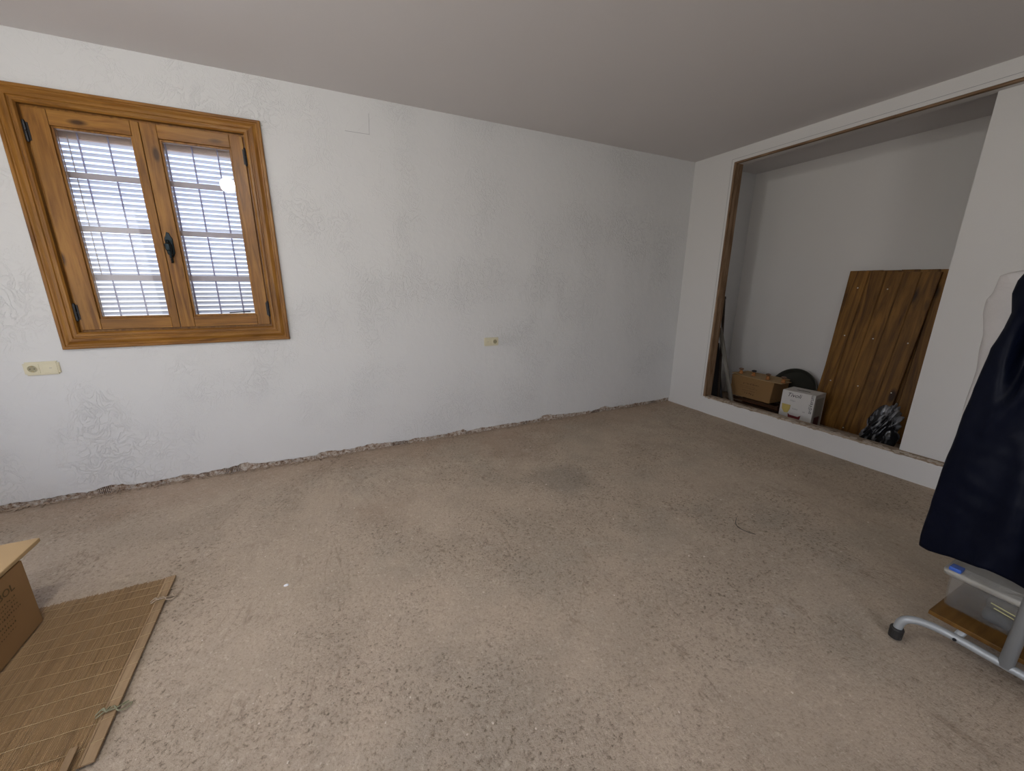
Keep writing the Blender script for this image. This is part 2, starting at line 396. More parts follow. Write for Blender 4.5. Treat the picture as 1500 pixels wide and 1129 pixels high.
link('wall_back', bm, M_wall2, kind='structure')

# right partition: pier, header, low sill wall, recessed panel
bm = bmesh.new()
yj, ye = -.470, -2.155; zs, zh = .178, 2.585
addbox(bm, (W, yj, -.05), (W+PT, .012, H)); 
addbox(bm, (W, YB, zh), (W+PT, yj, H))
# sill wall with slightly chipped top and foot
n = 420; A, B, D, E_ = [], [], [], []
for i in range(n+1):
    y = yj+(YB-yj)*i/n
    ch = noise.noise(Vector((y*14, 0, 4)))*.5+noise.noise(Vector((y*45, 0, 8)))*.5
    A.append(bm.verts.new((W-.002+.004*noise.noise(Vector((y*9, 2, 0))), y, -.02)))
    B.append(bm.verts.new((W, y, .05)))
    D.append(bm.verts.new((W, y, zs-.012-max(0, ch)*.016)))
    E_.append(bm.verts.new((W+.012+max(0, ch)*.02, y, zs+.004)))
for P, Q in ((A, B), (B, D), (D, E_)):
    for i in range(n): bm.faces.new((P[i], P[i+1], Q[i+1], Q[i]))
wall_r = link('wall_right', bm, M_wall2, kind='structure')
box('sill_stud', (W+.006, YB, -.02), (W+PT, yj-.02, zs+.008), wood('dusty_sill_wood', 'y', (.20, .14, .095), (.36, .285, .21), (.50, .43, .35), rough=.9), wall_r, label='bare dusty wooden sill of the closet opening')
box('jamb_stud', (W+.001, yj-.022, zs+.006), (W+PT, yj, zh-.0), rawwood('z'), wall_r, .003, label='bare brown wooden stud lining the left jamb')
box('header_lining', (W+.034, YB, zh-.014), (W+PT, yj-.022, zh), M_wall2, wall_r)
box('header_stud', (W+.001, YB, zh-.016), (W+.034, yj-.022, zh), rawwood('y'), wall_r, .003, label='bare wooden header over the closet opening')
bm = bmesh.new()
addbox(bm, (W+.085, YB, zs+.008), (W+.12, ye, zh-.014))
link('recessed_panel', bm, M_wall2, wall_r, label='white board closing the right part of the opening')
# thin groove line round the opening and plaster chips on the sill edge
bm = bmesh.new()
addbox(bm, (W-.0012, yj+.022, zs-.0), (W+.001, yj+.0245, zh+.028)); addbox(bm, (W-.0012, YB, zh+.026), (W+.001, yj+.0245, zh+.0285))
link('pencil_line', bm, M_pencil, wall_r, label='thin line marked around the closet opening')
bm = bmesh.new()
for k in range(170):
    y = random.uniform(-2.7, -.5); s = random.uniform(.004, .014)
    q = Matrix.Translation((W+random.uniform(.002, .05), y, zs+.008+s*.1)) @ Matrix.Rotation(random.random()*3, 4, 'Z')
    addbox(bm, (-s, -s*1.6, -s*.2), (s, s*1.6, s*.16), mat=q)
link('plaster_chips', bm, plain('dusty_plaster_chips', (.50, .43, .35), .95, var=.2), wall_r, kind='stuff')

box('wall_closet', (CB, YB, -.05), (CB+.1, .012, H), M_closet, kind='structure')

# ------------------------------------------------------------------ window
win = thing('window_1', 'honey varnished two-leaf wooden window in the white wall', None, (0, 0, 0), kind='structure')
xl, xr, zb_, ztp = -1.478, -.251, .998, 2.435
ix0, ix1, iz0, iz1 = -1.386, -.352, 1.098, 2.345
# moulded casing: profile across the board (distance from outer edge, projection)
prof = [(0, 0), (0, .020), (.004, .024), (.016, .024), (.020, .019), (.026, .019), (.045, .027), (.060, .0275), (.064, .021), (.069, .021), (.073, .026), (.084, .026), (.092, .018), (.092, -.03), ]
def casing(name, c0, c1, mat, side):
    bm = bmesh.new(); rows = []
    wd = .092
    for d, pr in prof:
        f = d/wd
        if side == 'top': p = [(xl+(ix0-xl)*f, -pr, ztp+(iz1-ztp)*f), (xr+(ix1-xr)*f, -pr, ztp+(iz1-ztp)*f)]
        if side == 'bot': p = [(xl+(ix0-xl)*f, -pr, zb_+(iz0-zb_)*f), (xr+(ix1-xr)*f, -pr, zb_+(iz0-zb_)*f)]
        if side == 'left': p = [(xl+(ix0-xl)*f, -pr, zb_+(iz0-zb_)*f), (xl+(ix0-xl)*f, -pr, ztp+(iz1-ztp)*f)]
        if side == 'right': p = [(xr+(ix1-xr)*f, -pr, zb_+(iz0-zb_)*f), (xr+(ix1-xr)*f, -pr, ztp+(iz1-ztp)*f)]
        rows.append([bm.verts.new(q) for q in p])
    for a, b_ in zip(rows, rows[1:]): bm.faces.new((a[0], a[1], b_[1], b_[0]))
    for k in (0, 1): bm.faces.new([r_[k] for r_ in rows])
    return link(name, bm, mat, win)
for s, ax in (('top', 'x'), ('bot', 'x'), ('left', 'z'), ('right', 'z')): casing('casing_board', 0, 0, honey(ax), s)
# fixed frame
bm = bmesh.new()
for a, b_ in (((hx0, .012, hz0), (ix0+.012, .07, hz1)), ((ix1-.012, .012, hz0), (hx1, .07, hz1)), ((ix0+.012, .012, hz0), (ix1-.012, .07, iz0+.012)), ((ix0+.012, .012, iz1-.012), (ix1-.012, .07, hz1))): addbox(bm, a, b_)
link('window_frame', bm, honey('z'), win)
# leaves
def leaf(x0, x1, g0, g1, hinge_left, has_handle):
    z0, z1, gz0, gz1 = 1.112, 2.332, 1.193, 2.243
    y0, y1 = -.008, .045
    bm = bmesh.new()     # glazing bead = the casement itself
    t_ = .011
    for a, b_ in (((g0-t_, .004, gz0-t_), (g0, .040, gz1+t_)), ((g1, .004, gz0-t_), (g1+t_, .040, gz1+t_)), ((g0, .004, gz0-t_), (g1, .040, gz0)), ((g0, .004, gz1), (g1, .040, gz1+t_))): addbox(bm, a, b_, .002)
    cs = link('casement', bm, honey('z'), win)
    for a, b_ in (((x0, y0, z0), (g0-t_, y1, z1)), ((g1+t_, y0, z0), (x1, y1, z1))): box('stile', a, b_, honey('z'), cs, .003)
    for a, b_ in (((g0-t_+.0005, y0+.001, z0), (g1+t_-.0005, y1, gz0-t_)), ((g0-t_+.0005, y0+.001, gz1+t_), (g1+t_-.0005, y1, z1))): box('rail', a, b_, honey('x'), cs, .003)
    box('glass_pane', (g0+.0003, .018, gz0), (g1-.0003, .021, gz1), M_glass, cs)
    hx = x0-.003 if hinge_left else x1+.003
    for zc in (2.208, 1.223):
        bm = bmesh.new(); tube(bm, [(hx, -.014, zc-.050), (hx, -.014, zc-.002)], .0068, 10); tube(bm, [(hx, -.014, zc+.002), (hx, -.014, zc+.050)], .0068, 10)
        for s in (-1, 1): lathe(bm, [(0, -.006), (.005, -.003), (.0068, 0), (.006, .002)] if s < 0 else [(.006, -.002), (.0068, 0), (.005, .003), (0, .006)], (hx, -.014, zc+s*.051), 10)
        addbox(bm, (hx-.014, -.011, zc-.045), (hx+.014, -.007, zc+.045))
        link('hinge', bm, M_blackm, cs, label='black iron hinge')
    return cs
leaf1 = leaf(-1.374, -.8855, -1.268, -.937, True, False)
leaf2 = leaf(-.8825, -.364, -.793, -.449, False, True)
# meeting bead on the right leaf and latch handle
hx_ = -.853
bm = bmesh.new()   # escutcheon plate with pointed ends
pts = [(-.004, .082), (.006, .078), (.010, .060), (.016, .045), (.016, -.035), (.010, -.050), (.005, -.062), (-.005, -.062), (-.010, -.050), (-.016, -.035), (-.016, .045), (-.010, .060), (-.006, .078)]
pts = [(a*1.35, b_*1.08) for a, b_ in pts]
f0 = [bm.verts.new((hx_+a, -.0085, 1.628+b_)) for a, b_ in pts]; f1 = [bm.verts.new((hx_+a*.85, -.013, 1.628+b_*.97)) for a, b_ in pts]
bm.faces.new(f1)
for k in range(len(pts)): bm.faces.new((f0[k], f0[(k+1) % len(pts)], f1[(k+1) % len(pts)], f1[k]))
hp = link('latch_handle', bm, M_handle, leaf2, label='dark wrought iron window latch')
bm = bmesh.new()
lathe(bm, [(.011, 0), (.012, .008), (.008, .014), (.008, .026), (.0, .028)], (hx_, -.013, 1.645), 14, 'y')
for v in bm.verts: v.co.y = -.013-(v.co.y+.013)
tube(bm, spline([(hx_, -.036, 1.665), (hx_-.002, -.044, 1.640), (hx_, -.040, 1.600), (hx_+.002, -.034, 1.575), (hx_-.001, -.032, 1.560)], 5), [.009]*5+[.017]*5+[.013]*5+[.007]*6, 12)
for k in range(6):   # small twisted drop
    lathe(bm, [(0, -.006), (.0062, -.003), (.0078, 0), (.0062, .003), (0, .006)], (hx_+.0015*(-1)**k, -.020, 1.568-k*.0075), 8)
lever = link('latch_lever', bm, M_handle, win)
lever['label'] = 'dark iron turn lever with twisted drop'
# transparent cord loop at the right leaf bottom and left side
bm = bmesh.new(); tube(bm, [(-.60, .012, 1.200), (-.52, .010, 1.2035), (-.475, .012, 1.2035)], .004, 6)
link('latch_rod', bm, M_blackm, win)

# blind hanging outside the panes
bl = thing('window_blind', 'lavender grey slatted blind hanging outside the wooden window, sunlight between its slats', 'blind', (-.87, .12, 1.15))
def rel(o, p):
    o.parent = p; o.matrix_parent_inverse = Matrix.Translation(-p.location); return o
pitch = .0305; slat_me = None; k = 0; z = 1.175
while z < 2.215:
    gapped = abs(z-2.053) < .024  # gap left in the slats to stand in for a bright glint
    bm = bmesh.new(); a = -R(25+20*(2.2-z)); cw = .0148; n = 5
    segs = [(-1.325, -.372)] if not gapped else [(-1.325, -.525), (-.488, -.372)]
    for (sx0, sx1) in segs:
        rows = []
        for j in range(n+1):
            s = -1+2*j/n; yy = s*cw*math.cos(a); zz = s*cw*math.sin(a)+.0022*(1-s*s)
            rows.append([bm.verts.new((xx, yy, zz)) for xx in (sx0, sx1)])
        rows2 = [[bm.verts.new(v.co+Vector((0, .0003, -.0016))) for v in rw] for rw in rows]
        for p, q in zip(rows, rows[1:]): bm.faces.new((p[0], p[1], q[1], q[0]))
        for p, q in zip(rows2, rows2[1:]): bm.faces.new((p[0], q[0], q[1], p[1]))
        for pr in (0, n): bm.faces.new((rows[pr][0], rows[pr][1], rows2[pr][1], rows2[pr][0]))
        for e_ in (0, 1): bm.faces.new([r_[e_] for r_ in rows]+[r_[e_] for r_ in rows2[::-1]])
    o = link('slat', bm, M_slatm, None); o.location = (0, .12, z+random.uniform(-.0012, .0012)); rel(o, bl)
    z += pitch
rel(box('head_rail', (-1.325, .105, 2.225), (-.372, .135, 2.30), plain('warm_blind_rail', (.52, .36, .26), .6)), bl)
for x in (-1.256, -.798, -.428):
    bm = bmesh.new(); tube(bm, [(x, .1015, 1.43 if x < -1.2 else 1.16), (x, .1015, 2.24)], .0024, 6); rel(link('cord', bm, M_grille), bl)
# iron grille beyond the blind
gr = thing('window_grille', 'iron grille of thin upright and broad level bars in front of the slatted blind', 'grille', (-.87, .092, 1.09))
for i in range(8):
    x = (-1.352+i*.1366)*.993; bm = bmesh.new(); tube(bm, [(x, .092, hz0), (x, .092, hz1)], .0042, 8); rel(link('upright_bar', bm, plain('slate_grey_bar', (.34, .31, .42), .6)), gr)
M_tan = plain('tan_grey_level_bar', (.50, .42, .39), .6)
for z in (1.432, 1.722, 2.023): rel(box('level_bar', (hx0, .086, z-.017), (hx1, .098, z+.017), M_tan, bev=.002), gr)

# ------------------------------------------------------------------ sockets
def socket(x0, x1, z0, z1, sock_left, label, seg2):
    cx = (x0+x1)/2; cz = (z0+z1)/2; root = thing('wall_socket', label, 'socket', (cx, 0, cz))
    hw, hh = (x1-x0)/2, (z1-z0)/2
    bm = bmesh.new(); vs = addbox(bm, (-hw, -.009, -hh), (hw, 0, hh))
    es = [e_ for e_ in bm.edges if abs(e_.verts[0].co.y-e_.verts[1].co.y) > .005]; bmesh.ops.bevel(bm, geom=es, offset=.009 if seg2 else .004, segments=4, affect='EDGES')
    es = [e_ for e_ in bm.edges if e_.verts[0].co.y < -.008 and e_.verts[1].co.y < -.008]; bmesh.ops.bevel(bm, geom=es, offset=.0028, segments=2, affect='EDGES')
    link('cover_plate', bm, M_cream, root)
    sx = -hw*.5 if sock_left else hw*.5; bx = -sx
    iw = hw*.5-.009; ih = hh-.012
    bm = bmesh.new(); addbox(bm, (sx-iw, -.0115, -ih), (sx+iw, -.009, ih), .0012)
    ins = link('socket_insert', bm, M_cream, root)
    bm = bmesh.new(); lathe(bm, [(.0205, -.0005), (.0225, -.002), (.0205, -.0035), (.0190, -.0005)], (sx, -.0115, 0), 28, 'y'); link('socket_rim', bm, M_cream, ins)
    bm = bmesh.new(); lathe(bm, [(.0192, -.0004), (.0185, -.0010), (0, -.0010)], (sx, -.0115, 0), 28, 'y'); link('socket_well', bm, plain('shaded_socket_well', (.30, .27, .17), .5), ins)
    bm = bmesh.new()
    for s in (-1, 1): lathe(bm, [(.003, -.0012), (.003, -.0016), (0, -.0016)], (sx+s*.0095, -.0115, 0), 10, 'y')
    link('pin_hole', bm, M_hole, ins, kind='stuff')
    bm = bmesh.new()
    for s in (-1, 1): addbox(bm, (sx-.0035, -.0160, s*.0172-.0012), (sx+.0035, -.0120, s*.0172+.0012))
    link('earth_clip', bm, M_brass, ins, kind='stuff')
    bm = bmesh.new(); addbox(bm, (bx-iw, -.0115, -ih), (bx+iw, -.009, ih), .0012)
    bl_ = link('blank_insert', bm, M_cream, root)
    bm = bmesh.new(); addbox(bm, (bx-.006, -.0121, -.0012), (bx+.006, -.0115, .0012)); link('mark', bm, M_pencil, bl_)
    return root
socket(-1.677, -1.519, .848, .930, True, 'cream double wall plate with one round socket, below the wooden window', True)
socket(1.319, 1.461, .8455, .922, False, 'small cream wall plate with socket in the middle of the long white wall', False)

# ------------------------------------------------------------------ closet contents
# boarded panels leaning on the closet wall
def panel(name, label, y_left, y_right, xt, xb, ztop, zbase, cuts, nails, roll=0):
    root = thing(name, label, 'panel', (xb, y_left, zbase))
    ang = math.atan2(xt-xb, ztop-zbase); L = math.hypot(xt-xb, ztop-zbase); root.rotation_euler = (roll, ang, 0); nails = [(a+roll*b_, b_) for a, b_ in nails]
    ys = [0]+[-(c_) for c_ in cuts]
    for a, b_ in zip(ys, ys[1:]):
        bm = bmesh.new(); addbox(bm, (-.011+random.uniform(-.0015, .0015), b_+.0015, random.uniform(0, .004)), (.011, a-.0015, L+random.uniform(-.003, .003)))
        es = [e_ for e_ in bm.edges if abs(e_.verts[0].co.z-e_.verts[1].co.z) > .5 and e_.verts[0].co.x < 0]
        bmesh.ops.bevel(bm, geom=es, offset=.005, segments=2, affect='EDGES'); link('plank', bm, board('z'), root)
    for zc in (.16, L*.5, L-.16): box('batten', (.011, ys[-1]+.02, zc-.04), (.030, ys[0]-.02, zc+.04), board('y'), root)
    for (yy, zz) in nails:
        bm = bmesh.new(); lathe(bm, [(0, -.0150), (.0045, -.0145), (.0062, -.0118), (.0062, -.010)], (0, yy-y_left, zz), 10, 'x'); link('nail_head', bm, M_steelfix, root, label='bright round nail head')
    return root
panel('boarded_panel', 'front brown boarded panel with bright nail heads, leaning in the closet', -1.176, -1.855, 4.765, 4.60, 1.548, 0.0,
      [.122, .250, .375, .492, .617], [(-1.300, 1.40), (-1.530, 1.40), (-1.300, .935), (-1.530, .94), (-1.783, .94), (-1.287, .47), (-1.520, .475), (-1.775, .48), (-1.500, .04)], .040)
panel('boarded_panel', 'rear brown boarded panel behind the nail-studded one, its shaded edge showing at the right', -1.178, -1.97, 4.812, 4.655, 1.550, 0.0,
      [.13, .26, .39, .52, .65, .792], [])

# grey-black plastic bag in front of the panels
bm = bmesh.new(); bmesh.ops.create_icosphere(bm, subdivisions=5, radius=1)
for v in bm.verts:
    p = v.co.copy(); hgt = (p.z+1)/2
    q = Vector((p.x*.12*(1.1-hgt*.5), p.y*(.15*(1-hgt*.62)), hgt*.42))
    q.y += -.085*hgt**1.3 + .03
    rdg = abs(noise.noise(Vector((p.x*1.2+7, p.y*3.2+p.z*2.2, p.z*.6))))
    q += p*(rdg*.085-.02)+p*.006*noise.noise(p*4)+p*.022*abs(noise.noise(Vector((p.y*2+p.z*3.4, p.x, 3))))
    v.co = q; v.co.z = max(0.0, v.co.z)
bag = link('plastic_bag', bm, None, None, True); bag.data.materials.clear()
mt, t, b = newmat('dark_shiny_polythene'); v = coords(t)
c = ramp(t, noi(t, coords(t, (2, 6, 2)), 2.5, 3), [(.46, (.012, .012, .014)), (.56, (.22, .22, .23))]); t.links.new(c, b.inputs['Base Color']); b.inputs['Roughness'].default_value = .22
bump(t, b, noi(t, v, 14, 3), .5, .008); bag.data.materials.append(mt)
bag.location = (4.28, -1.885, 0); bag.rotation_euler = (0, 0, 0)
tag(bag, 'crumpled grey and black plastic bag at the foot of the boarded panels', 'bag')

# white glassware box
th = -.0874
wb = thing('glassware_box', 'white printed box of drinking glasses standing right of the brown carton in the closet', 'box', (4.1612, -1.1100, 0), 0)
wb.rotation_euler = (0, 0, -th*-1 if False else 0)
ux = Vector((-math.sin(th), -math.cos(th), 0)); vx = Vector((math.cos(th), -math.sin(th), 0))
# local frame: X along the front (rightwards in the photo), Y into the closet, Z up
Mb = Matrix((ux, vx, Vector((0, 0, 1)))).transposed().to_4x4(); Mb.translation = Vector((4.1612, -1.11, 0)); 
wb.matrix_world = Mb
M_wbox = plain('white_printed_card', (.62, .60, .57), .55, var=.04)
bm = bmesh.new(); addbox(bm, (0, 0, 0), (.2907, .2195, .378), .002); link('carton_body', bm, M_wbox, wb)
box('top_flap', (.002, .002, .3785), (.289, .112, .3805), M_wbox, wb); box('top_flap', (.002, .116, .3785), (.289, .2175, .3805), M_wbox, wb)
box('handle_slot', (.085, .092, .3806), (.20, .112, .3812), M_hole, wb)
box('end_print', (.2908, .03, .0), (.2912, .19, .34), plain('grey_box_end', (.36, .35, .31), .6), wb, label='greyish printed end face')
box('end_photo', (.2912, .05, .03), (.2915, .16, .15), plain('dark_wine_photo', (.10, .03, .035), .6), wb)
def fm(x, z, rot=0):   # text frame on the front face
    return Matrix.Translation((x, -.0004, z)) @ Matrix.Rotation(R(90), 4, 'X') @ Matrix.Rotation(R(rot), 4, 'Z')
M_ink2 = plain('grey_black_print', (.05, .045, .05), .6)
text_mesh('Tivoli', .056, fm(.108, .322), M_ink2, wb, shear=.3)
text_mesh('arôVerum', .046, fm(.278, .285, 90), M_ink2, wb)
for x, z, s, tx in ((.104, .278, .022, 'Glass'), (.137, .199, .018, 'Goblet'), (.215, .190, .018, 'set')): text_mesh(tx, s, fm(x, z), plain('faint_grey_print', (.3, .29, .29), .7), wb)
def flat_shape(name, pts, mat, parent, y=-.0006):
    bm = bmesh.new(); a = [bm.verts.new((x, y, z)) for x, z in pts]; b2 = [bm.verts.new((x, y+.0006, z)) for x, z in pts]
    bm.faces.new(a); 
    for k in range(len(pts)): bm.faces.new((a[k], a[(k+1) % len(pts)], b2[(k+1) % len(pts)], b2[k]))
    return link(name, bm, mat, parent)
flat_shape('yellow_glass_print', [(.014, .238), (.094, .236), (.092, .190), (.078, .152), (.045, .148), (.020, .185)], plain('yellow_print', (.52, .40, .11), .6), wb)
flat_shape('red_glass_print', [(.080, .152), (.096, .136), (.172, .132), (.197, .152), (.192, .110), (.165, .082), (.118, .082), (.088, .106)], plain('dark_red_print', (.15, .012, .016), .6), wb)

# dark round pan behind
bm = bmesh.new()
lathe(bm, [(0, 0), (.20, 0), (.212, -.012), (.235, -.036), (.243, -.038), (.244, -.034), (.236, -.030), (.217, -.004), (.20, .006), (0, .006)], (0, 0, 0), 56, 'x')
pn = link('round_pan', bm, plain('dark_olive_enamel', (.050, .050, .040), .35, .3), None, True)
pn.location = (4.71, -.925, .262); pn.rotation_euler = (0, R(16), 0); tag(pn, 'large dark round pan leaning on the closet wall behind the boxes', 'pan')

# crate of dark slats under the brown carton
ct = thing('slatted_crate', 'dark brown slatted crate under the brown carton in the closet', 'crate', (4.29, -.42, 0))
M_dk = wood('dark_brown_slats', 'y', (.018, .009, .005), (.05, .024, .012), (.12, .05, .022), rough=.5)
for k in range(3):
    box('crate_slat', (0, -.60, .008+k*.050), (.010, -.03, .046+k*.050), M_dk, ct, .002)
    box('crate_slat', (.30, -.60, .008+k*.050), (.31, -.03, .046+k*.050), M_dk, ct, .002)
for yy in (-.60, -.05):
    for xx in (.0102, .2798): box('corner_post', (xx, yy, 0), (xx+.02, yy+.02, .152), M_dk, ct)
box('crate_base', (.0105, -.578, .004), (.2995, -.052, .014), M_dk, ct)

# brown carton with its flap, wooden knobs on it
cb = thing('cardboard_carton', 'brown cardboard carton with faded print on the slatted crate in the closet', 'box', (4.30, -.452, .1525))
bm = bmesh.new()
f_ = [(0, 0, 0), (0, -.468, 0), (.02, -.468, 0), (0, 0, 0)]
vsb = []
for (x, y, z) in ((0, -.006, .0), (0, -.468, .0), (.28, -.468, 0), (.28, -.006, 0), (-.004, 0, .243), (-.006, -.488, .243), (.284, -.488, .243), (.284, 0, .243)): vsb.append(bm.verts.new((x, y, z)))
for q in ((0, 1, 2, 3), (4, 7, 6, 5), (0, 4, 5, 1), (1, 5, 6, 2), (2, 6, 7, 3), (3, 7, 4, 0)): bm.faces.new([vsb[i] for i in q])
es = list(bm.edges); bmesh.ops.bevel(bm, geom=es, offset=.003, segments=2, affect='EDGES')
link('carton_body', bm, M_card, cb)
bm = bmesh.new()
pv = [(-.012, .003, .262), (-.030, -.15, .252), (-.030, -.40, .249), (-.026, -.575, .252), (.15, -.575, .252), (.15, -.40, .249), (.15, -.15, .252), (.15, .003, .256)]
top = [bm.verts.new(p) for p in pv]; bot = [bm.verts.new((p[0], p[1], p[2]-.005)) for p in pv]
for a in (top, bot[::-1]):
    bm.faces.new((a[0], a[1], a[6], a[7])) if a is top else bm.faces.new((a[0], a[1], a[6], a[7]))
    bm.faces.new((a[1], a[2], a[5], a[6])); bm.faces.new((a[2], a[3], a[4], a[5]))
for k in range(8): bm.faces.new((top[k], top[(k+1) % 8], bot[(k+1) % 8], bot[k]))
link('front_flap', bm, M_cardtop, cb)
box('rear_flap', (.152, -.49, .246), (.282, 0, .251), M_cardtop, cb)
# faded printing: rows of short strokes
def print_rows(parent, place, rows, mat, name='faded_print'):
    bm = bmesh.new()
    for (u0, u1, vv, hh, step) in rows:
        u = u0
        while u < u1:
            wd = step*random.uniform(.35, .75)
            for kk in range(2):
                a0 = u+wd*random.uniform(0, .3); a1 = a0+wd*random.uniform(.5, 1.0); b0 = vv+hh*random.uniform(-.4, .1); b1 = b0+hh*random.uniform(.25, .6)
                ps = [place(a0, b0), place(a1, b0), place(a1, b1), place(a0, b1)]; bm.faces.new([bm.verts.new(p) for p in ps])
            u += step
    return link(name, bm, mat, parent)
print_rows(cb, lambda a, b_: (-.0078+.004*(1-b_/.243), -a, b_), [(.15, .33, .165, .022, .016), (.12, .30, .135, .010, .012), (.12, .32, .115, .010, .012), (.15, .30, .085, .012, .012), (.18, .30, .055, .030, .024)], plain('faded_carton_print', (.12, .06, .025), .8))
kp = [(4.335, -.530), (4.37, -.660), (4.335, -.842), (4.335, -1.005)]
def knob_thing(i, x, y, label):
    root = thing('wooden_knob', label, 'knob', (x, y, .4055), 0, 'turned wooden knobs on the brown carton')
    bm = bmesh.new(); lathe(bm, [(.020, 0), (.024, .004), (.024, .010), (.014, .014), (.018, .020), (.020, .028), (.013, .036), (.009, .040)], (0, 0, 0), 20)
    link('turned_base', bm, plain('orange_turned_wood', (.38, .15, .04), .4), root, True)
    bm = bmesh.new(); lathe(bm, [(.009, .039), (.012, .043), (.024, .050), (.027, .056), (.022, .063), (.010, .067), (0, .068)], (0, 0, 0), 20)
    link('knob_cap', bm, plain('brown_knob_cap', (.14, .075, .04), .3) if i != 1 else plain('black_knob_cap', (.03, .03, .035), .3), root, True)
    return root
for i, lb in enumerate(('orange turned wooden knob at the left end of the brown carton', 'turned knob with a black cap, second from the left on the brown carton', 'turned wooden knob right of the black-capped one on the brown carton', 'turned wooden knob at the right end of the carton flap, in front of the pan')):
    kk = knob_thing(i, *kp[i], lb); kk.location.z = .4065 if i else .411
# leaning laths and a dark sheet for the shade by the jamb
def lean(name, p0, p1, wdt, thk, mat, label, cat, foot=None):
    root = thing(name, label, cat, p0); d = (Vector(p1)-Vector(p0)); L = d.length
    root.rotation_mode = 'QUATERNION'; zq = d.normalized(); xq = Vector((1, 0, 0)); xq = (xq-zq*xq.dot(zq)).normalized(); yq = zq.cross(xq)
    root.rotation_quaternion = Matrix((xq, yq, zq)).transposed().to_quaternion()
    box('lath', (-thk/2, -wdt/2, 0), (thk/2, wdt/2, L), mat, root, .002)
    return root, L
g1, L1 = lean('leaning_lath', (4.11, -.655, .012), (4.10, -.355, .935), .042, .020, wood('weathered_grey_lath', 'z', (.10, .09, .075), (.20, .19, .165), (.28, .27, .24), rough=.9), 'weathered grey-green lath leaning to the closet jamb', 'lath')
box('cross_foot', (-.024, -.055, .075), (-.010, .035, .105), wood('weathered_grey_lath_y', 'y', (.10, .09, .075), (.20, .19, .165), (.28, .27, .24), rough=.9), g1, .002)
g2, L2 = lean('leaning_rod', (4.19, -.40, .005), (4.19, -.288, 1.285), .026, .018, wood('dark_lath', 'z', (.03, .022, .016), (.06, .045, .035), (.09, .07, .055), rough=.8), 'tall thin dark lath standing behind the grey one at the closet jamb', 'lath')
box('end_band', (-.012, -.0145, L2-.03), (.012, .0145, L2-.004), M_blackm, g2)
bd = thing('lath_shade', 'flat dark sheet added for the shade under the lath in the closet corner', 'shade sheet', (4.215, -.42, 0))
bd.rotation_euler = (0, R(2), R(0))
bm = bmesh.new()   # shade under the leaning lath, given shape: wide at the floor, narrow above
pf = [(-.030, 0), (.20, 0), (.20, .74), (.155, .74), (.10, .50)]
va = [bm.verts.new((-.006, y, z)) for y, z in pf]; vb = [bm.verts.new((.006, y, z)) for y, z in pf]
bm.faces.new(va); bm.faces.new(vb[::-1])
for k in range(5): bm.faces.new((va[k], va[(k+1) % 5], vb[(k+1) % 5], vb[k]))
link('sheet', bm, plain('lath_shade_dark', (.032, .03, .032), .7), bd)
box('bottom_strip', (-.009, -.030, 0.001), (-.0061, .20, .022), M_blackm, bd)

# small pale rag next to the crate
bm = bmesh.new(); bmesh.ops.create_icosphere(bm, subdivisions=3, radius=1)
for v in bm.verts:
    p = v.co.copy(); p.x *= .035; p.y *= .045; p.z = (p.z+1)*.055; v.co = p+v.co*.012*noise.noise(v.co*3)
    v.co.z = max(0, v.co.z)
rg = link('crumpled_rag', bm, plain('pale_blue_grey_cloth', (.30, .32, .35), .9), None, True); rg.location = (4.17, -.600, 0); tag(rg, 'small crumpled grey-blue rag at the foot of the grey lath', 'rag')

# ------------------------------------------------------------------ garment rack on the right
rk = thing('garment_rack', 'grey tubular garment rack on castors with a brown shelf board', 'clothes rack', (2.02, -3.14, 0))
def rl(o): return rel(o, rk)
for xb, nm in ((2.02, 'a'), (3.08, 'b')):
    bm = bmesh.new()
    path = [(xb-.045, -2.880, .052), (xb-.043, -2.884, .085), (xb-.036, -2.900, .108), (xb-.018, -2.935, .118), (xb, -3.00, .118), (xb, -3.14, .118), (xb, -3.28, .118), (xb-.018, -3.345, .118), (xb-.036, -3.380, .108), (xb-.043, -3.396, .085), (xb-.045, -3.400, .052)]
    tube(bm, spline(path, 6), .0145, 16); rl(link('base_tube', bm, M_grey, None, True))
    bm = bmesh.new(); tube(bm, [(xb, -3.14, .118), (xb, -3.14, 1.58)], .0185, 20); rl(link('upright_post', bm, M_grey, None, True))
    for yy in (-2.880, -3.400):
        bm = bmesh.new(); lathe(bm, [(.012, .008), (.021, .010), (.022, .050), (.0195, .056), (.0, .056)], (xb-.045, yy, 0), 20)
        for v in bm.verts: pass
        cst = rl(link('castor', bm, M_rubber, None))
        bm = bmesh.new(); lathe(bm, [(0, -.012), (.017, -.012), (.0195, -.009), (.0195, .009), (.017, .012), (0, .012)], (xb-.045, yy, .0195), 20, 'x')
        wl = link('castor_wheel', bm, plain('grey_wheel', (.12, .11, .10), .5), None, True); wl.parent = cst
    for yy in (-3.02, -3.26):
        bm = bmesh.new(); lathe(bm, [(0, -.005), (.005, -.004), (.006, 0)], (xb-.0145, yy, .118), 10, 'x'); rl(link('bolt', bm, M_blackm, None))
for yy in (-3.02, -3.26):
    bm = bmesh.new(); tube(bm, [(2.034, yy, .122), (3.066, yy, .122)], .013, 14); rl(link('cross_tube', bm, M_grey, None, True))
bm = bmesh.new(); tube(bm, [(2.02, -3.14, 1.565), (3.08, -3.14, 1.565)], .0145, 16); rl(link('hanging_rail', bm, M_grey, None, True))
rl(box('shelf_board', (2.052, -3.345, .1355), (3.05, -2.928, .153), wood('orange_shelf_board', 'x', (.09, .040, .006), (.135, .064, .010), (.17, .085, .016), rough=.5, knots=False), bev=.002))

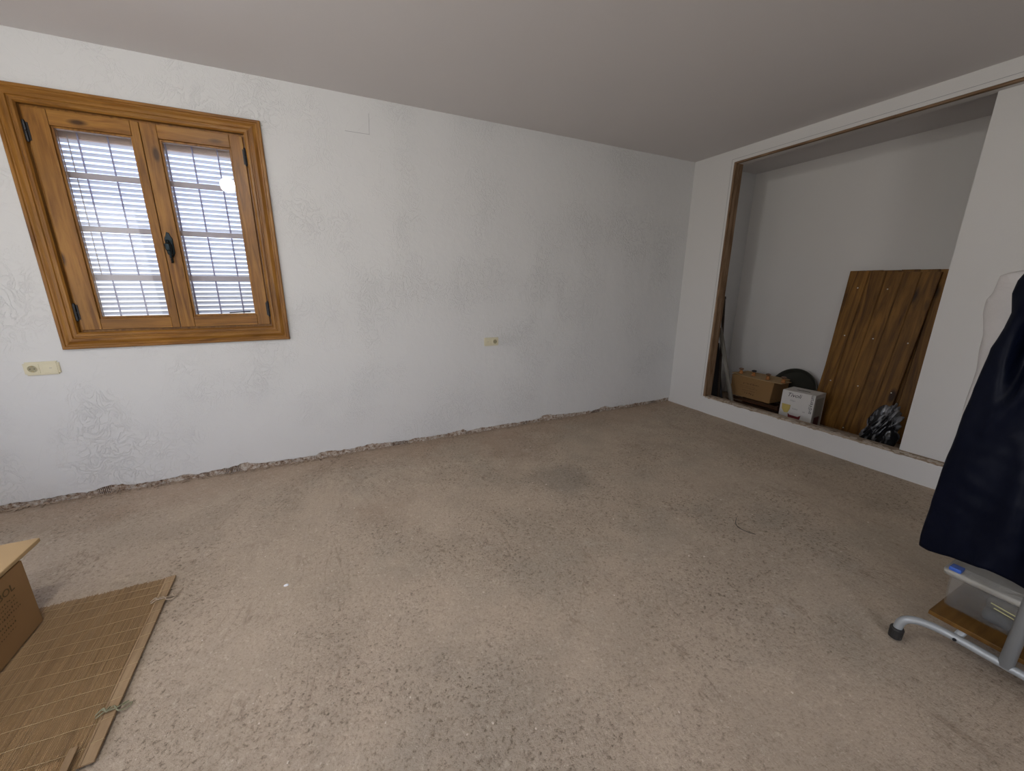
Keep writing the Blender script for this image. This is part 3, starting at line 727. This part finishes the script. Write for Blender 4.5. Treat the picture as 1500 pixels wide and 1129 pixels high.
# translucent storage bin on the shelf
bn = thing('storage_bin', 'clear plastic storage bin with white lid on the rack shelf', 'storage bin', (2.140, -2.930, .1535))
M_bin = translucent('frosted_clear_plastic', (.80, .79, .75), .20, .3, .4); M_lid = translucent('milky_plastic_lid', (.52, .50, .45), .88, .4, .25)
def shell(bm, prof_, cx, cy):   # rounded rectangle loft: (hx, hy, z)
    rings = []
    for hx2, hy2, z in prof_:
        ring = []; rad = min(.018, hx2*.5, hy2*.5)
        for (sx, sy, a0) in ((1, 1, 0), (-1, 1, 90), (-1, -1, 180), (1, -1, 270)):
            for k in range(5):
                a = R(a0+k*22.5); ring.append(bm.verts.new((cx+sx*(hx2-rad)+rad*math.cos(a), cy+sy*(hy2-rad)+rad*math.sin(a), z)))
        rings.append(ring)
    for a, b_ in zip(rings, rings[1:]):
        for k in range(20): bm.faces.new((a[k], a[(k+1) % 20], b_[(k+1) % 20], b_[k]))
    return rings
bm = bmesh.new(); rg_ = shell(bm, [(.24, .185, 0), (.247, .192, .145), (.250, .195, .150), (.247, .192, .1505), (.242, .187, .146), (.236, .181, .003)], .250, -.190)
bm.faces.new(rg_[0]); bm.faces.new(rg_[-1]); link('bin_body', bm, M_bin, bn, True)
bm = bmesh.new(); rg_ = shell(bm, [(.256, .200, .138), (.262, .206, .139), (.264, .208, .156), (.258, .202, .162), (.235, .180, .160), (.225, .170, .172)], .250, -.190)
bm.faces.new(rg_[-1]); bm.faces.new(rg_[0]); link('bin_lid', bm, M_lid, bn, True)
box('lid_clip', (-.010, -.030, .1605), (.030, .004, .176), plain('blue_plastic_clip', (.03, .10, .42), .4), bn, .003, label='blue plastic clip')
bm = bmesh.new()
for p in ([(-.0045, -.20, .004), (-.018, -.205, .137)], [(-.013, -.12, .108), (-.009, -.345, .075)], [(-.011, -.13, .092), (-.007, -.345, .058)]): tube(bm, p, .0022, 6)
link('yellow_cord', bm, plain('pale_yellow_cord', (.42, .40, .20), .7), bn, label='pale yellow cord around the bin')
cl = thing('folded_clothes', 'dark folded clothes inside the clear storage bin', 'clothes', (2.352, -3.155, .158))
for k, (hh, cc) in enumerate(((.055, (.05, .06, .07)), (.050, (.085, .08, .07)))):
    bm = bmesh.new(); z0 = sum((.0, .055)[:k+1]); addbox(bm, (-.19, -.125, z0), (.20, .125, z0+hh-.003), .018); link('folded_cloth', bm, plain('folded_cloth_%s' % ('dark', 'grey')[k], cc, .95, var=.5, vs=14), cl, True)

# clothes: cloth shell lofted from tables
def garment(name, xc, yc, left, right, zbot, ztop, thick, fold, mat, label, cat, seed, hem=lambda y: 0, notch=None, collar=None):
    root = thing(name, label, cat, (xc, yc, zbot))
    bm = bmesh.new(); nz, na = 110, 96; rings = []
    for i in range(nz+1):
        s = i/nz; z = zbot+(ztop-zbot)*s; hl = yc*-1; yl = lerp_tab(left, z)-yc; yr = yc-lerp_tab(right, z); ring = []
        tk = lerp_tab(thick, z)
        for k in range(na):
            a = 2*math.pi*k/na; ca, sa = math.cos(a), math.sin(a)
            y = (yl if ca > 0 else yr)*ca; x = tk*math.copysign(abs(sa)**.8, sa)
            ph = y*26+z*3.2+seed
            amp = fold*(1-.55*s)*(abs(sa)**.5)
            x += amp*(math.sin(ph)+.6*math.sin(ph*1.9+2*math.sin(z*3)))*(1 if sa < 0 else .7)
            x += .012*noise.noise(Vector((y*9+seed, z*5, sa)))+.004*noise.noise(Vector((y*30, z*22, seed)))
            y += .006*noise.noise(Vector((seed, z*7, ca)))
            if notch and sa < 0: x += notch(y, z)
            zz = z+hem(y)*(1-s)**3 if i < nz else z
            ring.append(bm.verts.new((x, y, zz-zbot)))
        rings.append(ring)
    for a, b_ in zip(rings, rings[1:]):
        for k in range(na): bm.faces.new((a[k], a[(k+1) % na], b_[(k+1) % na], b_[k]))
    bm.faces.new(rings[-1])
    body = link('cloth_body', bm, mat, root, True)
    md = body.modifiers.new('thickness', 'SOLIDIFY'); md.thickness = .003
    return root, body
M_navy = None
mt, t, b = newmat('navy_nylon_cloth'); v = coords(t)
c = mix(t, noi(t, v, 6, 4), (.0012, .0021, .0062), (.0026, .0040, .0120)); t.links.new(c, b.inputs['Base Color']); b.inputs['Roughness'].default_value = .42; b.inputs['Specular IOR Level'].default_value = .09
bump(t, b, noi(t, coords(t, (1, 1, .5)), 30, 4), .4, .004); M_navy = mt
leftp = [(.42, -2.852), (.49, -2.850), (.74, -2.853), (.93, -2.864), (1.06, -2.868), (1.13, -2.874), (1.20, -2.876), (1.27, -2.893), (1.32, -2.899), (1.38, -2.887), (1.42, -2.889), (1.456, -2.902), (1.49, -2.96), (1.53, -3.07)]
leftp = [(1.397+(z-1.397)*1.037, -3.345+(y+3.345)*1.037) for z, y in leftp]
rightp = [(z, -6.24-y) for z, y in leftp]
def hemf(y): return .06*max(0, 1-abs(y+.14+.0)/.5)-.02 if y < .27 else 0
def nt_(y, z):   # deep fold beside the sleeve opening
    yy = y-3.12*0; c_ = (z-1.0)*-.16+.20; d = abs(yy-(.185-(1.25-z)*.02)); g = math.exp(-(d/.020)**2)*math.exp(-((z-1.18)/.12)**2)
    diag = math.exp(-((y-(.02+(z-.5)*.13))/.03)**2)*math.exp(-((z-.8)/.3)**2)
    edge = math.exp(-((y-(.085+(1.28-z)*.30))/.018)**2)*max(0, min(1, (1.36-z)/.1))*max(0, min(1, (z-.85)/.2))
    diag = diag-1.1*math.exp(-((y-.17)/.07)**2)*math.exp(-((z-1.37)/.075)**2)
    return .085*g+.030*diag-.028*edge+.02*math.exp(-((y+.02-(z-.45)*.22)/.025)**2)*math.exp(-((z-.62)/.2)**2)
coat, cb_ = garment('navy_coat', 2.112, -3.12, leftp, rightp, .389, 1.535, [(.42, .066), (1.0, .058), (1.35, .055), (1.46, .045), (1.53, .025)], .013, M_navy, 'long dark navy coat hanging foremost on the grey garment rack', 'coat', 1.0,
                    hem=lambda y: -.012+.05*max(0, 1-abs(y-.09)/.16), notch=nt_)
bm = bmesh.new(); tube(bm, spline([(0, -.02, 1.120), (0, -.02, 1.155), (0, -.004, 1.180), (0, -.018, 1.196), (0, -.035, 1.185)], 5), .0022, 8); link('hanger_hook', bm, M_grey, coat)

M_cover = translucent('milky_garment_cover', (.74, .71, .69), .93, .28, .35)
left2 = [(.66, -2.803), (.74, -2.803), (.80, -2.804), (.95, -2.798), (1.085, -2.794), (1.22, -2.787), (1.30, -2.771), (1.352, -2.772), (1.38, -2.782), (1.445, -2.784), (1.462, -2.84), (1.50, -2.97), (1.53, -3.06)]
right2 = [(z, -6.24-y) for z, y in left2]
cov, _ = garment('garment_cover', 2.30, -3.12, left2, right2, .55, 1.53, [(.55, .060), (1.3, .060), (1.46, .040), (1.53, .02)], .014, M_cover, 'milky white plastic garment cover hanging behind the navy coat', 'garment cover', 4.0)
bm = bmesh.new(); tube(bm, spline([(0, 0, .955), (0, 0, .99), (.014, 0, 1.022), (0, 0, 1.043), (-.012, 0, 1.033)], 5), .0022, 8); link('hanger_hook', bm, M_grey, cov)

# ------------------------------------------------------------------ bamboo blinds and carton at the left
def reed_mat(name, a, b2, c2):
    mt, t, b = newmat(name); v = coords(t, (240, 2.2, 1))
    n1 = noi(t, v, 1, 3, .6); c = ramp(t, n1, [(.3, a), (.5, b2), (.7, c2)])
    g = noi(t, coords(t, (24, .8, 1)), 1, 2); c = mix(t, math_(t, 'MULTIPLY', g, .5), c, tuple(x*.8 for x in b2))
    t.links.new(c, b.inputs['Base Color']); b.inputs['Roughness'].default_value = .6; return mt
M_reed = reed_mat('bamboo_reed', (.165, .098, .042), (.30, .19, .088), (.41, .275, .145))
M_reed2 = reed_mat('paler_bamboo_reed', (.21, .12, .052), (.35, .22, .105), (.44, .30, .16))
M_str = plain('pale_cotton_string', (.42, .31, .17), .9)
M_lat = wood('pale_bamboo_batten', 'y', (.22, .145, .075), (.33, .225, .125), (.40, .285, .165), scale=.6, rough=.6, knots=False)
def reeds(name, x0, x1, y0, y1, zbase, mat, parent, topskew=0, wob=.002, pitch=.0042):
    bm = bmesh.new(); x = x0
    while x < x1:
        wd = pitch*random.uniform(.7, 1.25); e0 = random.gauss(0, .003); e1 = random.gauss(0, .004); zz = zbase+random.uniform(0, .0009)
        sk = topskew*(x1-x)
        n = 6; prev = None
        for k in range(n+1):
            s = k/n; y = (y0+e0)+(y1+sk+e1-(y0+e0))*s; zo = .0035*max(0, noise.noise(Vector((x*3, y*4, 2))))
            xo = .0012*noise.noise(Vector((x*40, y*3, 1)))
            cur = [bm.verts.new((x+xo, y, zz+zo)), bm.verts.new((x+xo+wd*.5, y, zz+zo+.0016)), bm.verts.new((x+xo+wd*.92, y, zz+zo))]
            if prev:
                bm.faces.new((prev[0], prev[1], cur[1], cur[0])); bm.faces.new((prev[1], prev[2], cur[2], cur[1]))
            prev = cur
        x += wd
    return link(name, bm, mat, parent, False, 'stuff')
mat1 = thing('bamboo_blind', 'bamboo reed blind lying flat on the floor under the cardboard box', 'bamboo blind', (0, 0, 0))
mat1.location = (-1.3, -1.6, 0); mat1.rotation_euler = (0, 0, 0)
piv = Vector((-.795, -1.62, 0))
def mrel(o, root=mat1, slant=R(1.9)):
    # slight turn of the whole blind
    o.parent = root; o.matrix_parent_inverse = Matrix.Translation(-root.location)
    o.matrix_basis = Matrix.Translation(piv) @ Matrix.Rotation(slant, 4, 'Z') @ Matrix.Translation(-piv) @ o.matrix_basis
    return o
mrel(reeds('reed_sheet', -1.95, -.806, -2.055, -1.185, .003, M_reed, None, .045))
bt = mrel(box('edge_batten', (-.806, -2.052, .004), (-.776, -1.190, .012), M_lat, bev=.0015, label='flat pale batten along the right edge'))
bm = bmesh.new(); addbox(bm, (-.815, -2.05, .003), (-.808, -1.19, .009)); mrel(link('inner_rod', bm, M_lat, None))
for k, yy in enumerate((-1.235, -1.295, -1.365, -1.43, -1.50, -1.565, -1.635, -1.705, -1.775, -1.845, -1.915, -1.99)):
    pts = []
    for q in range(30):
        x = -.803-1.14*q/29; pts.append((x, yy+.055*(1-math.exp(-(-.803-x)*3.2))*(.6 if k < 4 else .85)+.016*noise.noise(Vector((x*2.6, k*.5, 0)))+.004*noise.noise(Vector((x*12, k, 0))), .0078+.0035*max(0, noise.noise(Vector((x*3, yy*4, 2))))))
    bm = bmesh.new(); tube(bm, pts, .0008, 5); mrel(link('string', bm, M_str, None))
    bm = bmesh.new(); tube(bm, [(-.8065, yy, .0075), (-.806, yy, .0128), (-.776, yy+.004, .0128), (-.7755, yy+.004, .004)], .0010, 5); mrel(link('binding', bm, M_str, None))
def knot(y, mat, seed):
    random.seed(seed); bm = bmesh.new()
    pts = [(-.82, y+.012, .014), (-.805, y+.002, .018), (-.79, y-.006, .019), (-.772, y, .016), (-.762, y+.014, .010), (-.752, y+.018, .008)]
    tube(bm, spline(pts, 5), .0024, 7)
    pts = [(-.83, y-.002, .013), (-.812, y+.010, .020), (-.798, y-.010, .021), (-.785, y+.006, .019), (-.770, y-.012, .012), (-.752, y-.006, .006), (-.742, y+.006, .005), (-.750, y+.012, .006), (-.765, y+.004, .012)]
    tube(bm, spline(pts, 5), .0024, 7)
    pts = [(-.826, y-.012, .012), (-.81, y-.006, .018), (-.796, y+.010, .018)]
    tube(bm, spline(pts, 5), .0022, 7)
    return mrel(link('tied_cord', bm, mat, None, True))
knot(-1.355, plain('beige_cord', (.38, .30, .22), .9), 3)
knot(-1.885, plain('grey_green_cord', (.22, .21, .13), .9), 5)
bm = bmesh.new(); tube(bm, spline([(-.776, -1.285, .008), (-.755, -1.288, .004), (-.735, -1.290, .003), (-.728, -1.300, .003), (-.738, -1.325, .003), (-.760, -1.345, .003), (-.778, -1.348, .004)], 6), .0015, 6)
mrel(link('loose_loop', bm, plain('beige_cord', (.38, .30, .22), .9), None, True))
mat2 = thing('bamboo_blind', 'second bamboo blind lying over the end of the first, at the near left corner', 'bamboo blind', (-1.3, -2.3, 0))
def m2(o): return mrel(o, mat2, R(3.5))
m2(reeds('reed_sheet', -1.95, -.862, -2.62, -2.008, .0135, M_reed2, None, .035))
m2(box('edge_batten', (-.862, -2.62, .013), (-.842, -1.985, .022), M_lat, bev=.0015))

lb = thing('cardboard_box', 'brown cardboard box with printed side standing on the bamboo blind', 'box', (-1.21, -1.285, .0125))
bm = bmesh.new(); addbox(bm, (-.42, -.62, 0), (0, 0, .298), .002)
link('carton_body', bm, M_card, lb)
bm = bmesh.new()   # overhanging top panel with a thick edge
nx2 = 10
for (a, b_) in (((-.42, -.62, .304), (.002, .124, .321)),):
    vs = addbox(bm, a, b_, .003)
link('top_panel', bm, M_cardtop, lb)
box('tape_strip', (-.30, -.62, .3212), (-.25, .123, .3218), plain('buff_tape', (.40, .28, .15), .3), lb)
box('under_flap', (-.41, .0005, .2985), (-.005, .118, .3035), M_card, lb)
M_ink3 = plain('box_side_print', (.10, .062, .018), .85)
tm = Matrix.Translation((.0006, -.135, .222)) @ Matrix.Rotation(R(90), 4, 'Z') @ Matrix.Rotation(R(90), 4, 'X')
text_mesh('ABOL', .040, tm, M_ink3, lb, xs=1.2)
print_rows(lb, lambda a, b_: (.0012, -a, b_), [(.085, .30, .200, .009, .013), (.085, .30, .184, .007, .011), (.085, .30, .168, .009, .013), (.075, .30, .150, .011, .012), (.12, .30, .128, .008, .012), (.12, .30, .110, .010, .012), (.13, .30, .090, .007, .012)], M_ink3)

# ------------------------------------------------------------------ bits on the floor
random.seed(11)
def chip(x, y, s, label, mat):
    bm = bmesh.new(); bmesh.ops.create_icosphere(bm, subdivisions=2, radius=1)
    for v in bm.verts:
        v.co = Vector((v.co.x*s*1.2, v.co.y*s, v.co.z*s*.45))*(1+.25*noise.noise(v.co*2+Vector((x, y, 0)))); v.co.z = max(v.co.z, -s*.1)
    o = link('plaster_chip', bm, mat, None, True); o.location = (x, y, -.0005); tag(o, label, 'chip'); return o
chip(-.300, -1.483, .0095, 'bright white pebble of plaster alone on the concrete left of centre', plain('bright_plaster', (.85, .86, .88), .7))
bm = bmesh.new()
pts = [(-.101, -1.472), (-.324, -.874), (-.295, -1.001), (.318, -1.388), (.361, -2.464), (.481, -2.539), (.64, -1.287), (.601, -2.463)]+[(random.uniform(-.7, 3.2), random.uniform(-3.0, -.15)) for _ in range(70)]
for x, y in pts:
    s = random.uniform(.0010, .0026); q = Matrix.Translation((x, y, 0)) @ Matrix.Rotation(random.random()*3, 4, 'Z')
    addbox(bm, (-s*1.3, -s, -.001), (s*1.3, s, s*.8), mat=q)
o = link('plaster_grit', bm, plain('pale_plaster_grit', (.62, .55, .46), .9), None, kind='stuff'); tag(o, 'scattered pale specks of plaster on the rough concrete floor', 'debris')
bm = bmesh.new(); tube(bm, spline([(2.183, -2.045, .002), (2.125, -2.08, .002), (2.10, -2.12, .003), (2.107, -2.16, .002), (2.13, -2.20, .002)], 6), .0016, 5)
o = link('wire_scrap', bm, M_blackm, None, True); tag(o, 'short curved scrap of dark wire on the concrete floor', 'wire')

# frosted globe lamp under the ceiling beside the viewer (its glint shows in the right pane)
lp = thing('ceiling_lamp', 'white globe lamp under the ceiling, seen as a glint in the right window pane', 'lamp', (-.81, -2.20, 2.70))
mt, t, b = newmat('lit_frosted_globe'); b.inputs['Emission Color'].default_value = (1, .985, .96, 1); b.inputs['Emission Strength'].default_value = 232
bm = bmesh.new(); bmesh.ops.create_uvsphere(bm, u_segments=20, v_segments=12, radius=.072); bmesh.ops.translate(bm, vec=(0, 0, -.250), verts=bm.verts); link('globe', bm, mt, lp, True)
bm = bmesh.new(); lathe(bm, [(.05, -.004), (.05, -.022), (.012, -.040), (.008, -.05), (.008, -.172), (.03, -.176), (.032, -.19)], (0, 0, 0), 20); link('lamp_base', bm, M_grey, lp, True)

# unseen pale slab added outside the window to bounce sunlight up
mt_g = plain('pale_bounce_ground', (.72, .69, .66), .9)
box('bounce_slab', (-9, .302, .72), (9, 4.2, .80), mt_g, kind='structure')
